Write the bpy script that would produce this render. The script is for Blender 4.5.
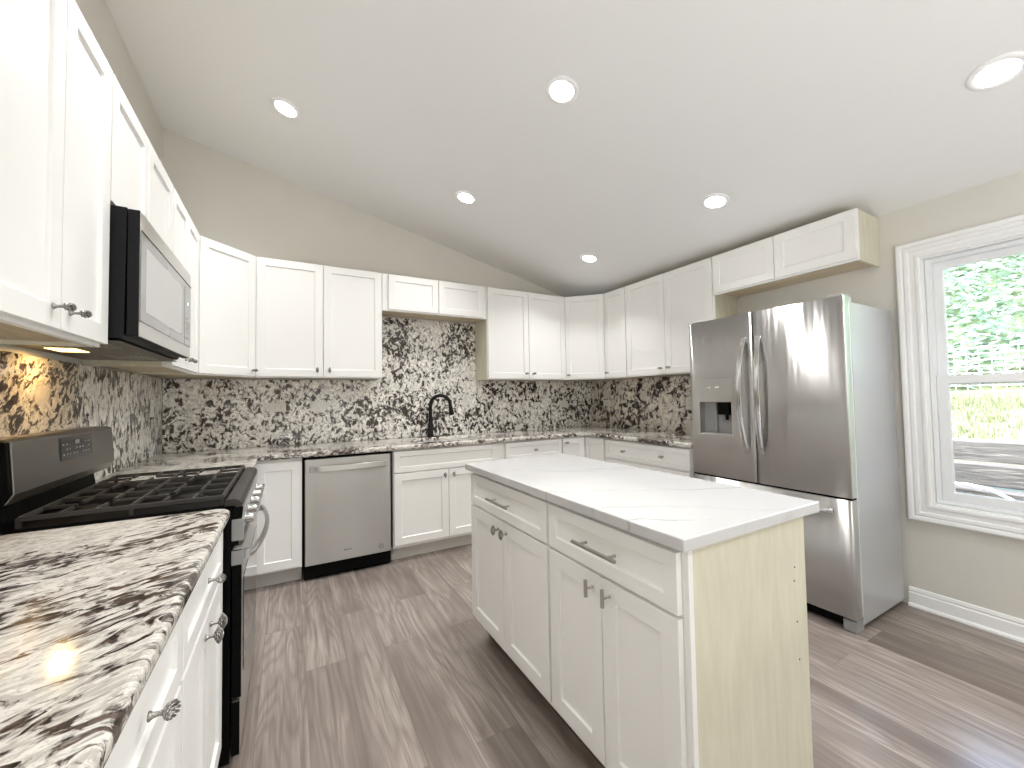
import bpy, bmesh, math, random
from mathutils import Vector, Matrix
random.seed(7)
PI = math.pi
C = bpy.context.scene.collection
for o in list(bpy.data.objects): bpy.data.objects.remove(o)
S = bpy.context.scene

# ------------------------------------------------------------------ camera
cam_d = bpy.data.cameras.new('camera'); cam = bpy.data.objects.new('camera', cam_d); C.objects.link(cam)
yaw, pitch, roll = math.radians(29.135), math.radians(1.933), math.radians(-0.96)
fwd = Vector((math.sin(yaw)*math.cos(pitch), math.cos(yaw)*math.cos(pitch), math.sin(pitch)))
rt = Vector((math.cos(yaw), -math.sin(yaw), 0)); up = rt.cross(fwd)
r2 = rt*math.cos(roll)+up*math.sin(roll); u2 = -rt*math.sin(roll)+up*math.cos(roll)
m = Matrix((r2, u2, -fwd)).transposed().to_4x4(); m.translation = Vector((0.827, -3.854, 1.277))
cam.matrix_world = m
cam_d.sensor_width = 36; cam_d.lens = 402.122*36/1024; cam_d.clip_start = 0.02
S.camera = cam

# ------------------------------------------------------------------ world, sun, big lights, exposure
W = bpy.data.worlds.new('World'); S.world = W; W.use_nodes = True
wn = W.node_tree.nodes; wl = W.node_tree.links; bg = wn['Background']
sky = wn.new('ShaderNodeTexSky'); sky.sky_type = 'NISHITA'; sky.sun_disc = False
sky.sun_elevation = math.radians(55); sky.sun_rotation = math.radians(200); sky.air_density = 1.2; sky.dust_density = 2.5
wl.new(sky.outputs[0], bg.inputs[0]); bg.inputs[1].default_value = 2.6
sun_d = bpy.data.lights.new('sun', 'SUN'); sun_d.energy = 8; sun_d.angle = math.radians(20); sun_d.color = (1, .96, .88)
sun = bpy.data.objects.new('sun', sun_d); C.objects.link(sun); sun.rotation_euler = (math.radians(-12), math.radians(-42), 0)   # high sun shining onto the bank outside

def area(name, loc, rot, sx, sy, power, col=(1, 1, 1)):
    d = bpy.data.lights.new(name, 'AREA'); d.shape = 'RECTANGLE'; d.size = sx; d.size_y = sy; d.energy = power; d.color = col
    o = bpy.data.objects.new(name, d); C.objects.link(o); o.location = loc; o.rotation_euler = rot; return o
# added fill light, unseen behind the camera, bounced off the ceiling
area('added_bounce_fill', (1.7, -5.5, .5), (math.radians(180), 0, 0), 3.0, 1.7, 62, (1, .995, .985))
S.view_settings.view_transform = 'Standard'; S.view_settings.look = 'None'; S.view_settings.gamma = 1
S.view_settings.use_curve_mapping = False; S.view_settings.exposure = 0.34
LAMP_W = 5.9
S.cycles.diffuse_bounces = 8; S.cycles.max_bounces = 12

# ------------------------------------------------------------------ node helpers
def mat(name, col=(.8, .8, .8), rough=.5, metal=0.0, **kw):
    m = bpy.data.materials.new(name); m.use_nodes = True
    b = m.node_tree.nodes['Principled BSDF']
    b.inputs['Base Color'].default_value = (*col, 1); b.inputs['Roughness'].default_value = rough; b.inputs['Metallic'].default_value = metal
    for k, v in kw.items(): b.inputs[k.replace('_', ' ')].default_value = v
    return m
class NT:
    def __init__(s, m):
        s.n = m.node_tree.nodes; s.l = m.node_tree.links; s.b = s.n['Principled BSDF']
    def link(s, a, b): s.l.new(a, b)
    def coord(s, scale=(1, 1, 1), rot=(0, 0, 0), loc=(0, 0, 0), src='Object'):
        t = s.n.new('ShaderNodeTexCoord'); mp = s.n.new('ShaderNodeMapping')
        mp.inputs['Scale'].default_value = scale; mp.inputs['Rotation'].default_value = rot; mp.inputs['Location'].default_value = loc
        s.link(t.outputs[src], mp.inputs[0]); return mp.outputs[0]
    def remap(s, v, scale=(1, 1, 1), rot=(0, 0, 0), loc=(0, 0, 0)):
        mp = s.n.new('ShaderNodeMapping'); mp.inputs['Scale'].default_value = scale; mp.inputs['Rotation'].default_value = rot; mp.inputs['Location'].default_value = loc
        s.link(v, mp.inputs[0]); return mp.outputs[0]
    def noise(s, v, scale, detail=4, rough=.5, dist=0, col=False):
        t = s.n.new('ShaderNodeTexNoise'); t.inputs['Scale'].default_value = scale; t.inputs['Detail'].default_value = detail
        t.inputs['Roughness'].default_value = rough; t.inputs['Distortion'].default_value = dist; s.link(v, t.inputs['Vector'])
        return t.outputs['Color' if col else 0]
    def ramp(s, v, pts):
        t = s.n.new('ShaderNodeValToRGB'); e = t.color_ramp.elements
        while len(e) < len(pts): e.new(.5)
        for i, (p, c) in enumerate(pts):
            e[i].position = p; e[i].color = (*c, 1) if isinstance(c, tuple) else (c, c, c, 1)
        s.link(v, t.inputs[0]); return t.outputs[0]
    def mix(s, f, a, b, mode='MIX'):
        t = s.n.new('ShaderNodeMix'); t.data_type = 'RGBA'; t.blend_type = mode; 
        for i, x in ((0, f), (6, a), (7, b)):
            if isinstance(x, (int, float)): t.inputs[i].default_value = x
            elif isinstance(x, tuple): t.inputs[i].default_value = (*x, 1)
            else: s.link(x, t.inputs[i])
        return t.outputs[2]
    def math(s, op, a, b=0.0):
        t = s.n.new('ShaderNodeMath'); t.operation = op
        for i, x in ((0, a), (1, b)):
            if isinstance(x, (int, float)): t.inputs[i].default_value = x
            else: s.link(x, t.inputs[i])
        return t.outputs[0]
    def warp(s, v, scale, amt, detail=3):
        n = s.noise(v, scale, detail, .5, 0, True)
        a = s.n.new('ShaderNodeVectorMath'); a.operation = 'SUBTRACT'; s.link(n, a.inputs[0]); a.inputs[1].default_value = (.5, .5, .5)
        b = s.n.new('ShaderNodeVectorMath'); b.operation = 'SCALE'; s.link(a.outputs[0], b.inputs[0]); b.inputs['Scale'].default_value = amt
        c = s.n.new('ShaderNodeVectorMath'); c.operation = 'ADD'; s.link(v, c.inputs[0]); s.link(b.outputs[0], c.inputs[1]); return c.outputs[0]
    def bump(s, h, strength=.2, dist=.01):
        t = s.n.new('ShaderNodeBump'); t.inputs['Strength'].default_value = strength; t.inputs['Distance'].default_value = dist
        s.link(h, t.inputs['Height']); s.link(t.outputs[0], s.b.inputs['Normal'])
    def base(s, c): s.link(c, s.b.inputs['Base Color'])

def lin(r, g, b): return tuple(((c/255)/12.92 if c/255 < .04045 else ((c/255+.055)/1.055)**2.4) for c in (r, g, b))

# ------------------------------------------------------------------ materials
M = {}
M['white'] = mat('cabinet_white', (.86, .86, .85), .38)
M['cream'] = mat('raw_cream_side', (.70, .65, .50), .55)
t = NT(M['cream']); v = t.coord((6, 6, .9)); t.base(t.ramp(t.noise(v, 5, 5, .6), [(.3, (.60, .575, .45)), (.7, (.69, .665, .54))]))
M['plywood'] = mat('cabinet_underside', (.50, .38, .24), .6)
t = NT(M['plywood']); v = t.coord((2, 12, 2)); t.base(t.ramp(t.noise(v, 4, 5, .6), [(.3, (.46, .37, .25)), (.7, (.62, .53, .39))]))
M['toe'] = mat('toe_kick_white', (.66, .645, .61), .5)
M['dark_toe'] = mat('toe_kick_dark_brown', (.10, .075, .06), .6)  # dark brown toe kick of the island
M['wall'] = mat('greige_paint', (.62, .605, .565), .7)
t = NT(M['wall']); v = t.coord(); t.base(t.ramp(t.noise(v, 1.3, 4, .6), [(.35, (.675, .66, .615)), (.65, (.705, .69, .645))])); t.bump(t.noise(v, 160, 2), .06, .002)
M['ceil'] = mat('ceiling_paint', (.81, .815, .82), .75)
t = NT(M['ceil']); v = t.coord(); t.bump(t.noise(v, 120, 2), .06, .002)
M['trim'] = mat('trim_white', (.88, .89, .90), .32)
M['vinyl'] = mat('window_vinyl', (.86, .88, .90), .3)
M['nickel'] = mat('brushed_nickel', (.42, .40, .37), .33, 1.0)
M['knob'] = mat('aged_pewter', (.30, .28, .26), .38, 1.0)
t = NT(M['knob']); t.base(t.ramp(t.noise(t.coord(), 260, 3), [(.35, (.16, .15, .14)), (.65, (.50, .48, .45))]))
M['black'] = mat('black_enamel', (.004, .004, .004), .5, Specular_IOR_Level=.06)
M['black_matte'] = mat('matte_black_metal', (.010, .010, .011), .45, Specular_IOR_Level=.15)
M['iron'] = mat('cast_iron', (.035, .032, .030), .5, 0, Specular_IOR_Level=.35)
NT(M['iron']).bump(NT(M['iron']).noise(NT(M['iron']).coord(), 300, 2), .15, .001)
M['glass_black'] = mat('black_glass', (.01, .01, .011), .05)
M['grey_plastic'] = mat('grey_plastic', (.30, .30, .30), .4)
M['dark_plastic'] = mat('dark_grey_plastic', (.07, .07, .07), .35)
M['fridge_side'] = mat('refrigerator_side_grey', (.44, .45, .46), .22)
t = NT(M['fridge_side']); v = t.coord(); t.bump(t.noise(v, 220, 2), .12, .001)
M['seal'] = mat('door_seal_white', (.72, .73, .68), .4)
M['plate'] = mat('outlet_plastic', (.66, .65, .60), .35)
M['marks'] = mat('printed_marks_light', (.75, .75, .75), .4)
M['marks_dark'] = mat('printed_marks_dark', (.09, .09, .09), .4)

def steel(name, col, rough, horiz=True, wob=.25):
    m = mat(name, col, rough, 1.0, Anisotropic=.98); t = NT(m)
    tg = t.n.new('ShaderNodeVectorTransform'); tg.vector_type = 'VECTOR'; tg.convert_from = 'OBJECT'; tg.convert_to = 'WORLD'
    tg.inputs[0].default_value = (0, 0, 1); t.link(tg.outputs[0], t.b.inputs['Tangent'])     # brushed sideways, so highlights run up and down
    v = t.coord((1.2, 1.2, 260) if horiz else (260, 260, 1.2)); fine = t.noise(v, 2.0, 3, .6)
    v2 = t.coord((5.5, 5.5, .42)); big = t.noise(v2, 1.7, 2, .5)
    t.link(t.math('ADD', t.math('MULTIPLY', fine, .06), rough-.03), t.b.inputs['Roughness'])
    t.base(t.mix(fine, tuple(c*.97 for c in col), tuple(min(1, c*1.03) for c in col)))
    t.bump(big, wob, .03)
    return m
M['steel'] = steel('brushed_stainless', (.56, .55, .535), .34, True, .22)
M['steel_dw'] = steel('brushed_stainless_dishwasher', (.47, .46, .44), .30, True, .06)
M['steel_mw'] = steel('brushed_stainless_microwave', (.60, .59, .57), .30, True, .03)
M['steel_guard'] = steel('brushed_stainless_dark', (.25, .237, .222), .34, True, .03)
M['chrome'] = mat('polished_steel', (.66, .66, .67), .16, 1.0)

def emis(name, col, s):
    m = mat(name, (.9, .9, .9), .5); b = m.node_tree.nodes['Principled BSDF']
    b.inputs['Emission Color'].default_value = (*col, 1); b.inputs['Emission Strength'].default_value = s; return m
M['led'] = emis('led_lens', (1, .95, .87), 14)
M['warm_lamp'] = emis('warm_cooktop_lamp', (1, .66, .24), 3.0)
M['display'] = mat('display_panel', (.02, .02, .022), .12)

# thin clear pane: mostly transparent, a little mirror
def pane(name, tint, refl):
    m = bpy.data.materials.new(name); m.use_nodes = True; n = m.node_tree.nodes; l = m.node_tree.links; n.remove(n['Principled BSDF'])
    tr = n.new('ShaderNodeBsdfTransparent'); tr.inputs[0].default_value = (*tint, 1); gl = n.new('ShaderNodeBsdfGlossy'); gl.inputs['Roughness'].default_value = .02
    fr = n.new('ShaderNodeFresnel'); fr.inputs[0].default_value = 1.45; mx = n.new('ShaderNodeMixShader')
    l.new(fr.outputs[0], mx.inputs[0]); l.new(tr.outputs[0], mx.inputs[1]); l.new(gl.outputs[0], mx.inputs[2]); l.new(mx.outputs[0], n['Material Output'].inputs[0]); return m
M['pane'] = pane('window_glass', (.97, .985, .98), .05)

# granite ------------------------------------------------------------
def granite(name, rot, stretch, scale, cut, cream, off=(0, 0, 0), patch=True, soft=.045, rough=.09, brown=(.085, .058, .045)):
    m = mat(name, (.8, .8, .8), rough); t = NT(m)
    raw = t.coord(loc=off)
    v = t.remap(raw, stretch, (0, 0, 0)) if rot is None else t.remap(t.remap(raw, (1, 1, 1), rot), stretch)
    if not patch: v = t.warp(v, 5.5, .11, 3)
    w1 = t.warp(v, 3.2*scale/10, .22*10/scale, 3)
    w2 = t.warp(w1, 1.4*scale, .45/scale, 2)
    blot = t.noise(w2, scale, 5, .62, .6)
    dens = t.noise(t.warp(raw, 2, .3), 3.1, 3, .55)
    th = t.math('ADD', blot, t.math('MULTIPLY', t.math('SUBTRACT', dens, .5), -.42 if patch else -.75))
    dark = t.ramp(th, [(cut-soft, 1.0), (cut+soft, 0.0)])
    grey = t.ramp(t.noise(w2, scale*1.7, 5, .65, .5), [(.44, 1.0), (.53, 0.0)])
    c0 = t.mix(t.ramp(t.noise(w1, scale*.6, 4, .6), [(.35, 0.0), (.65, 1.0)]), cream, tuple(min(1, c*1.22) for c in cream))
    speck = t.ramp(t.noise(raw, 150, 2, .6), [(.30, 1.0), (.38, 0.0)])
    greyc = tuple(c*f for c, f in zip(cream, (.50, .47, .44)))
    c1 = t.mix(t.math('MULTIPLY', grey, .55), c0, greyc)
    c1 = t.mix(t.math('MULTIPLY', speck, .35), c1, greyc)
    dk = t.mix(t.ramp(t.noise(w1, scale*2.2, 3, .6), [(.38, 0.0), (.66, 1.0)]), (.010, .009, .009), brown)
    if patch:
        vo = t.n.new('ShaderNodeTexVoronoi'); vo.feature = 'SMOOTH_F1'; vo.inputs['Scale'].default_value = 2.3; vo.inputs['Smoothness'].default_value = .15
        t.link(t.warp(raw, 7, .10), vo.inputs['Vector'])
        pm = t.ramp(vo.outputs['Distance'], [(.125, 1.0), (.15, 0.0)])
        dark = t.math('MULTIPLY', dark, t.math('SUBTRACT', 1.0, t.math('MULTIPLY', pm, .93)))
        c1 = t.mix(t.math('MULTIPLY', pm, .8), c1, tuple(c*.88 for c in cream))
    t.base(t.mix(dark, c1, dk))
    return m
CR = (.66, .62, .55)
M['gran_back'] = granite('granite_back_splash', None, (1, 1, .8), 32, .472, (.82, .805, .765))
M['gran_left'] = granite('granite_left_splash', None, (1, 1.2, .72), 22, .465, (.74, .72, .67), (3.1, .4, 1.2))
M['gran_right'] = granite('granite_right_splash', None, (1, 1, .9), 19, .47, (.72, .68, .62), (1.7, 2.2, 5))
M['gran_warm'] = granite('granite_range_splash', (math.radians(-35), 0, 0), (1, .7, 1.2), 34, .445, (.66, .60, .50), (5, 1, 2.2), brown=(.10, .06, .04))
M['gran_top'] = granite('granite_countertop', (0, 0, math.radians(-30)), (.55, 1.15, 1), 38, .452, (.64, .62, .58), (.3, .7, 0), patch=False, soft=.05, brown=(.13, .09, .075))

# quartz ---------------------------------------------------------------
M['quartz'] = mat('white_quartz', (.76, .76, .76), .12); t = NT(M['quartz'])
v = t.remap(t.coord(loc=(.2, .35, 0)), (1, 1, 1), (0, 0, math.radians(-62)))
w = t.warp(v, 2.2, .28, 5)
sx = t.n.new('ShaderNodeSeparateXYZ'); t.link(w, sx.inputs[0])
def vein(pos, wid):
    return t.ramp(t.math('ABSOLUTE', t.math('SUBTRACT', sx.outputs[1], pos)), [(0.0, 1.0), (wid, 0.0)])
brk = t.ramp(t.noise(v, 7, 5, .7), [(.40, 0.0), (.62, 1.0)])
def fract_dist(period, phase, wid):
    x = t.math('FRACT', t.math('ADD', t.math('MULTIPLY', sx.outputs[0], 1/period), phase))
    return t.ramp(t.math('ABSOLUTE', t.math('SUBTRACT', x, .5)), [(0.0, 1.0), (wid, 0.0)])
vv = t.math('MAXIMUM', fract_dist(.42, .15, .016), t.math('MULTIPLY', fract_dist(.66, .6, .03), .45))
cloud = t.ramp(t.noise(w, 3, 4, .6), [(.4, 0.0), (.75, .25)])
q = t.mix(t.math('MULTIPLY', t.math('MULTIPLY', vv, brk), .75), (.57, .57, .575), (.28, .275, .275))
t.base(t.mix(cloud, q, (.50, .50, .505)))

# floor ----------------------------------------------------------------
M['floor'] = mat('vinyl_plank_floor', (.3, .27, .24), .34); t = NT(M['floor'])
raw = t.coord()
rotv = t.remap(raw, (1, 1, 1), (0, 0, math.radians(-90)))     # planks run towards the sink wall
br = t.n.new('ShaderNodeTexBrick'); br.offset = .37; br.offset_frequency = 2
for k, x in (('Scale', 1.0), ('Mortar Size', .0012), ('Mortar Smooth', .1), ('Bias', 0), ('Brick Width', 1.22), ('Row Height', .18)): br.inputs[k].default_value = x
br.inputs['Color1'].default_value = (0, 0, 0, 1); br.inputs['Color2'].default_value = (1, 1, 1, 1); br.inputs['Mortar'].default_value = (.5, .5, .5, 1)
t.link(rotv, br.inputs['Vector'])
pid = br.outputs['Color']
off = t.n.new('ShaderNodeVectorMath'); off.operation = 'SCALE'; off.inputs['Scale'].default_value = 7.3; t.link(pid, off.inputs[0])
add = t.n.new('ShaderNodeVectorMath'); add.operation = 'ADD'; t.link(raw, add.inputs[0]); t.link(off.outputs[0], add.inputs[1])
g = add.outputs[0]
gw = t.warp(t.remap(g, (1, .16, 1)), 7, .055, 3)
rings = t.math('FRACT', t.math('MULTIPLY', t.noise(t.remap(gw, (1, 1, 1)), 6.5, 1.5, .5), 11))
ringd = t.ramp(t.math('ABSOLUTE', t.math('SUBTRACT', rings, .5)), [(.0, 1.0), (.36, 0.0)])
streak = t.noise(t.remap(g, (1, .035, 1)), 60, 5, .65)
broad = t.noise(t.remap(gw, (1, 1, 1)), 4.5, 3, .55)
c = t.mix(t.ramp(broad, [(.30, 0.0), (.68, 1.0)]), (.125, .100, .088), (.415, .362, .328))
c = t.mix(t.math('MULTIPLY', ringd, .5), c, (.155, .122, .108))
c = t.mix(t.math('MULTIPLY', t.ramp(streak, [(.34, 1.0), (.58, 0.0)]), .7), c, (.135, .105, .09))
c = t.mix(.16, c, t.mix(pid, (.20, .17, .15), (.38, .33, .295)))
c = t.mix(t.math('MULTIPLY', br.outputs['Fac'], .45), c, (.12, .10, .09))
t.base(c)
t.link(t.math('ADD', t.math('MULTIPLY', streak, .16), .16), t.b.inputs['Roughness'])
t.bump(t.math('SUBTRACT', t.math('MULTIPLY', streak, .5), t.math('MULTIPLY', br.outputs['Fac'], 1.0)), .25, .0015)

# outdoors --------------------------------------------------------------
M['grass'] = mat('grass_slope', (.3, .4, .12), .8); t = NT(M['grass'])
t.base(t.ramp(t.noise(t.coord(), 22, 6, .7), [(.3, (.055, .075, .025)), (.5, (.10, .11, .045)), (.68, (.15, .14, .08))]))
M['timber'] = mat('weathered_timber', (.3, .27, .24), .8); t = NT(M['timber'])
vv_ = t.warp(t.coord((6, .6, 10)), 3, .4); t.base(t.ramp(t.noise(vv_, 6, 6, .7), [(.32, (.02, .017, .014)), (.55, (.08, .07, .06)), (.7, (.19, .17, .15))])); t.bump(t.noise(vv_, 8, 5), .6, .01)
M['leaf'] = mat('leaves', (.2, .36, .12), .6); t = NT(M['leaf'])
t.base(t.ramp(t.noise(t.coord(), 9, 5, .7), [(.33, (.22, .30, .22)), (.5, (.36, .46, .35)), (.66, (.50, .56, .48))]))
M['bank'] = mat('bank_soil', (.16, .20, .10), .9)
M['wire'] = mat('fence_wire', (.75, .75, .73), .5)
M['foundation'] = mat('siding', (.6, .6, .58), .7)

# ------------------------------------------------------------------ mesh builder
class MB:
    def __init__(s): s.v = []; s.f = []; s.m = []; s.sm = []
    def add(s, vs, fs, mi=0, smooth=False):
        n = len(s.v); s.v += [tuple(x) for x in vs]
        for f in fs: s.f.append([n+i for i in f]); s.m.append(mi); s.sm.append(smooth)
        return s
    def box(s, x0, x1, y0, y1, z0, z1, mi=0):
        mm = mi if isinstance(mi, dict) else None; b = mm.get('d', 0) if mm else mi
        g = lambda k: mm.get(k, b) if mm else b
        vs = [(x0, y0, z0), (x1, y0, z0), (x1, y1, z0), (x0, y1, z0), (x0, y0, z1), (x1, y0, z1), (x1, y1, z1), (x0, y1, z1)]
        for f, k in (((0, 3, 2, 1), 'b'), ((4, 5, 6, 7), 't'), ((0, 1, 5, 4), 'f'), ((1, 2, 6, 5), 'r'), ((2, 3, 7, 6), 'k'), ((3, 0, 4, 7), 'l')):
            s.f.append([len(s.v)+i for i in f]); s.m.append(g(k)); s.sm.append(False)
        s.v += vs; return s
    def prism(s, poly, z0, z1, mi=0, axis='z'):
        n = len(poly)
        def P(a, b, c): return {'z': (a, b, c), 'y': (a, c, b), 'x': (c, a, b)}[axis]
        vs = [P(a, b, z0) for a, b in poly]+[P(a, b, z1) for a, b in poly]
        fs = [list(range(n))[::-1], list(range(n, 2*n))]+[[i, (i+1) % n, n+(i+1) % n, n+i] for i in range(n)]
        return s.add(vs, fs, mi)
    def tube(s, pts, r, segs=8, mi=0, caps=True, flat=None):
        pts = [Vector(p) for p in pts]; n = len(pts); rings = []
        rr = r if isinstance(r, (list, tuple)) else [r]*n
        prev = None
        for i, p in enumerate(pts):
            d = (pts[min(i+1, n-1)]-pts[max(i-1, 0)]).normalized()
            if prev is None:
                a = Vector((0, 0, 1)) if abs(d.z) < .9 else Vector((1, 0, 0)); u = (a-d*a.dot(d)).normalized()
            else: u = (prev-d*prev.dot(d)).normalized()
            prev = u; w = d.cross(u)
            fu, fw = flat if flat else (1, 1)
            rings.append([p+u*math.cos(2*PI*k/segs)*rr[i]*fu+w*math.sin(2*PI*k/segs)*rr[i]*fw for k in range(segs)])
        vs = [q for g in rings for q in g]
        fs = [[i*segs+k, i*segs+(k+1) % segs, (i+1)*segs+(k+1) % segs, (i+1)*segs+k] for i in range(n-1) for k in range(segs)]
        s.add(vs, fs, mi, True)
        if caps:
            s.add(rings[0], [list(range(segs))[::-1]], mi); s.add(rings[-1], [list(range(segs))], mi)
        return s
    def lathe(s, prof, o=(0, 0, 0), axis='z', segs=20, mi=0, caps=True):
        vs = []; n = len(prof)
        for r, h in prof:
            for k in range(segs):
                a = 2*PI*k/segs; x, y = r*math.cos(a), r*math.sin(a)
                p = {'z': (x, y, h), 'y': (x, h, -y), 'x': (h, x, y)}[axis]
                vs.append((o[0]+p[0], o[1]+p[1], o[2]+p[2]))
        fs = [[i*segs+k, i*segs+(k+1) % segs, (i+1)*segs+(k+1) % segs, (i+1)*segs+k] for i in range(n-1) for k in range(segs)]
        if caps: fs += [list(range(segs))[::-1], [(n-1)*segs+k for k in range(segs)]]
        else: fs += [[(n-1)*segs+k, (n-1)*segs+(k+1) % segs, (k+1) % segs, k] for k in range(segs)]
        return s.add(vs, fs, mi, True)
    def mesh(s, name, mats, auto=True):
        me = bpy.data.meshes.new(name); me.from_pydata(s.v, [], s.f)
        for x in mats: me.materials.append(M[x] if isinstance(x, str) else x)
        me.polygons.foreach_set('material_index', s.m); me.polygons.foreach_set('use_smooth', s.sm)
        bm = bmesh.new(); bm.from_mesh(me); bmesh.ops.recalc_face_normals(bm, faces=bm.faces); bm.to_mesh(me); bm.free()
        me.update(); return me
    def build(s, name, mats, parent=None, bevel=0, segs=2, loc=None, rot=None):
        if isinstance(mats, str): mats = [mats]
        o = bpy.data.objects.new(name, s.mesh(name, mats)); C.objects.link(o)
        if parent: o.parent = parent
        if loc: o.location = loc
        if rot: o.rotation_euler = rot
        if bevel:
            b = o.modifiers.new('Bevel', 'BEVEL'); b.width = bevel; b.segments = segs; b.limit_method = 'ANGLE'; b.angle_limit = math.radians(40)
        return o
def tag(o, label=None, cat=None, group=None, kind=None):
    if label: o['label'] = label
    if cat: o['category'] = cat
    if group: o['group'] = group
    if kind: o['kind'] = kind
    return o
def empty(name, loc, rz=0, label=None, cat=None, group=None, kind=None):
    o = bpy.data.objects.new(name, None); C.objects.link(o); o.location = loc; o.rotation_euler = (0, 0, rz); o.empty_display_size = .1
    return tag(o, label, cat, group, kind)
def inst(me, name, parent, loc, rot=(0, 0, 0)):
    o = bpy.data.objects.new(name, me); C.objects.link(o); o.parent = parent; o.location = loc; o.rotation_euler = rot; return o

# ------------------------------------------------------------------ room shell
RW, DEEP, ZL, SL = 4.089, -6.6, 3.353, .2367
def zc(x): return ZL-SL*x
MB().box(-.12, RW+.12, DEEP-.12, .12, -.1, 0).build('floor', 'floor')['kind'] = 'structure'
MB().prism([(-.12, zc(-.12)), (RW+.12, zc(RW+.12)), (RW+.12, zc(RW+.12)+.12), (-.12, zc(-.12)+.12)], DEEP-.12, .12, axis='y').build('ceiling', 'ceil')['kind'] = 'structure'
MB().prism([(0, 0), (RW, 0), (RW, zc(RW)), (0, zc(0))], 0, .12, axis='y').build('wall_back', 'wall')['kind'] = 'structure'
MB().box(-.12, 0, DEEP-.12, .12, 0, zc(0)).build('wall_left', 'wall')['kind'] = 'structure'
WY1, WY0, WZ0, WZ1 = -2.975, -3.955, .612, 2.062       # window opening
wr = MB()
zt = zc(RW)
for a in ((WY1, .12, 0, zt), (DEEP-.12, WY0, 0, zt), (WY0, WY1, 0, WZ0), (WY0, WY1, WZ1, zt)): wr.box(RW, RW+.14, *a)
wr.build('wall_right', 'wall')['kind'] = 'structure'
wf = MB(); PX0, PX1, PZ1 = 1.3, 2.3, 2.08
wf.prism([(0, 0), (PX0, 0), (PX0, zc(PX0)), (0, zc(0))], DEEP-.12, DEEP, axis='y')
wf.prism([(PX1, 0), (RW, 0), (RW, zc(RW)), (PX1, zc(PX1))], DEEP-.12, DEEP, axis='y')
wf.prism([(PX0, PZ1), (PX1, PZ1), (PX1, zc(PX1)), (PX0, zc(PX0))], DEEP-.12, DEEP, axis='y')
wf.build('wall_front', 'wall')['kind'] = 'structure'
dr = empty('door_1', (0, 0, 0), kind='structure')
df = MB()
for a, b in ((PX0, PX0+.06), (PX1-.06, PX1)): df.box(a, b, DEEP-.09, DEEP-.02, 0, PZ1)
df.box(PX0, PX1, DEEP-.09, DEEP-.02, PZ1-.06, PZ1); df.box(PX0, PX1, DEEP-.09, DEEP-.02, 0, .05)
df.build('door_frame', 'trim', dr, .003)
MB().box(PX0+.06, PX1-.06, DEEP-.075, DEEP-.035, .05, PZ1-.06).build('door_leaf', 'trim', dr, .003)

def sweep_rect(prof, y0, y1, z0, z1, x, sgn=-1, mi=0):
    # mitred casing round the rectangle; prof = (outward, depth) pairs; depth grows into the room
    mb = MB(); n = len(prof); vs = []
    for (cy, cz, dy, dz) in ((y0, z0, -1, -1), (y1, z0, 1, -1), (y1, z1, 1, 1), (y0, z1, -1, 1)):
        for a, d in prof: vs.append((x+sgn*d, cy+dy*a, cz+dz*a))
    fs = [[c*n+i, c*n+(i+1) % n, ((c+1) % 4)*n+(i+1) % n, ((c+1) % 4)*n+i] for c in range(4) for i in range(n)]
    return mb.add(vs, fs, mi)
win = empty('window_1', (0, 0, 0), kind='structure')
prof = [(0, 0), (0, .012), (.006, .018), (.018, .018), (.024, .013), (.046, .013), (.052, .020), (.066, .022), (.074, .017), (.080, .024), (.092, .027), (.100, .025), (.102, .018), (.102, 0)]
sweep_rect(prof, WY0+.004, WY1-.004, WZ0+.004, WZ1-.004, RW, -1).build('casing', 'trim', win)
sweep_rect([(0, 0), (0, -.10), (.012, -.10), (.012, 0)], WY0+.012, WY1-.012, WZ0+.012, WZ1-.012, RW-.002, -1).build('jamb', 'trim', win)
fy0, fy1, fz0, fz1 = WY0+.014, WY1-.014, WZ0+.014, WZ1-.014
fr = sweep_rect([(0, 0), (0, -.075), (-.030, -.075), (-.030, -.045), (-.022, -.045), (-.022, 0)], fy0, fy1, fz0, fz1, RW+.03, -1)
fr.build('window_frame', 'vinyl', win, .0015)
zr = 1.335
def sash(name, z0, z1, x, sw, pw):
    s = sweep_rect([(0, 0), (0, -.028), (-sw, -.028), (-sw, -.022), (-sw-.004, -.018), (-sw-.004, -.010), (-sw, -.006), (-sw, 0)], fy0+.024, fy1-.024, z0, z1, x, -1).build(name, 'vinyl', win, .001)
    MB().box(x+.012, x+.016, fy0+.024+sw-.003, fy1-.024-sw+.003, z0+sw-.003, z1-sw+.003).build('pane', 'pane', s); return s
sash('upper_sash', zr-.026, fz1-.024, RW+.072, .036, 0)
lo = sash('lower_sash', fz0+.024, zr+.026, RW+.040, .044, 0)
MB().box(RW+.030, RW+.040, -3.50, -3.42, zr+.01, zr+.022).build('sash_lock', 'vinyl', lo, .002)

bp = [(0, 0), (.016, 0), (.016, .012), (.013, .070), (.013, .074), (.008, .082), (.010, .090), (.005, .106), (0, .108)]
def baseboard(name, y0, y1):
    o = MB().prism([(RW-a, z) for a, z in bp], y0, y1, axis='y'); o.build(name, 'trim')['kind'] = 'structure'
    r = MB().prism([(RW-.016, 0), (RW-.029, 0), (RW-.027, .010), (RW-.020, .017), (RW-.016, .018)], y0, y1, axis='y').build('trim_1', 'trim'); r['kind'] = 'structure'
baseboard('baseboard_right', DEEP, -2.86)
MB().box(0, .014, DEEP, -3.78, 0, .105).build('baseboard_left', 'trim', bevel=.004)['kind'] = 'structure'

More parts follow.
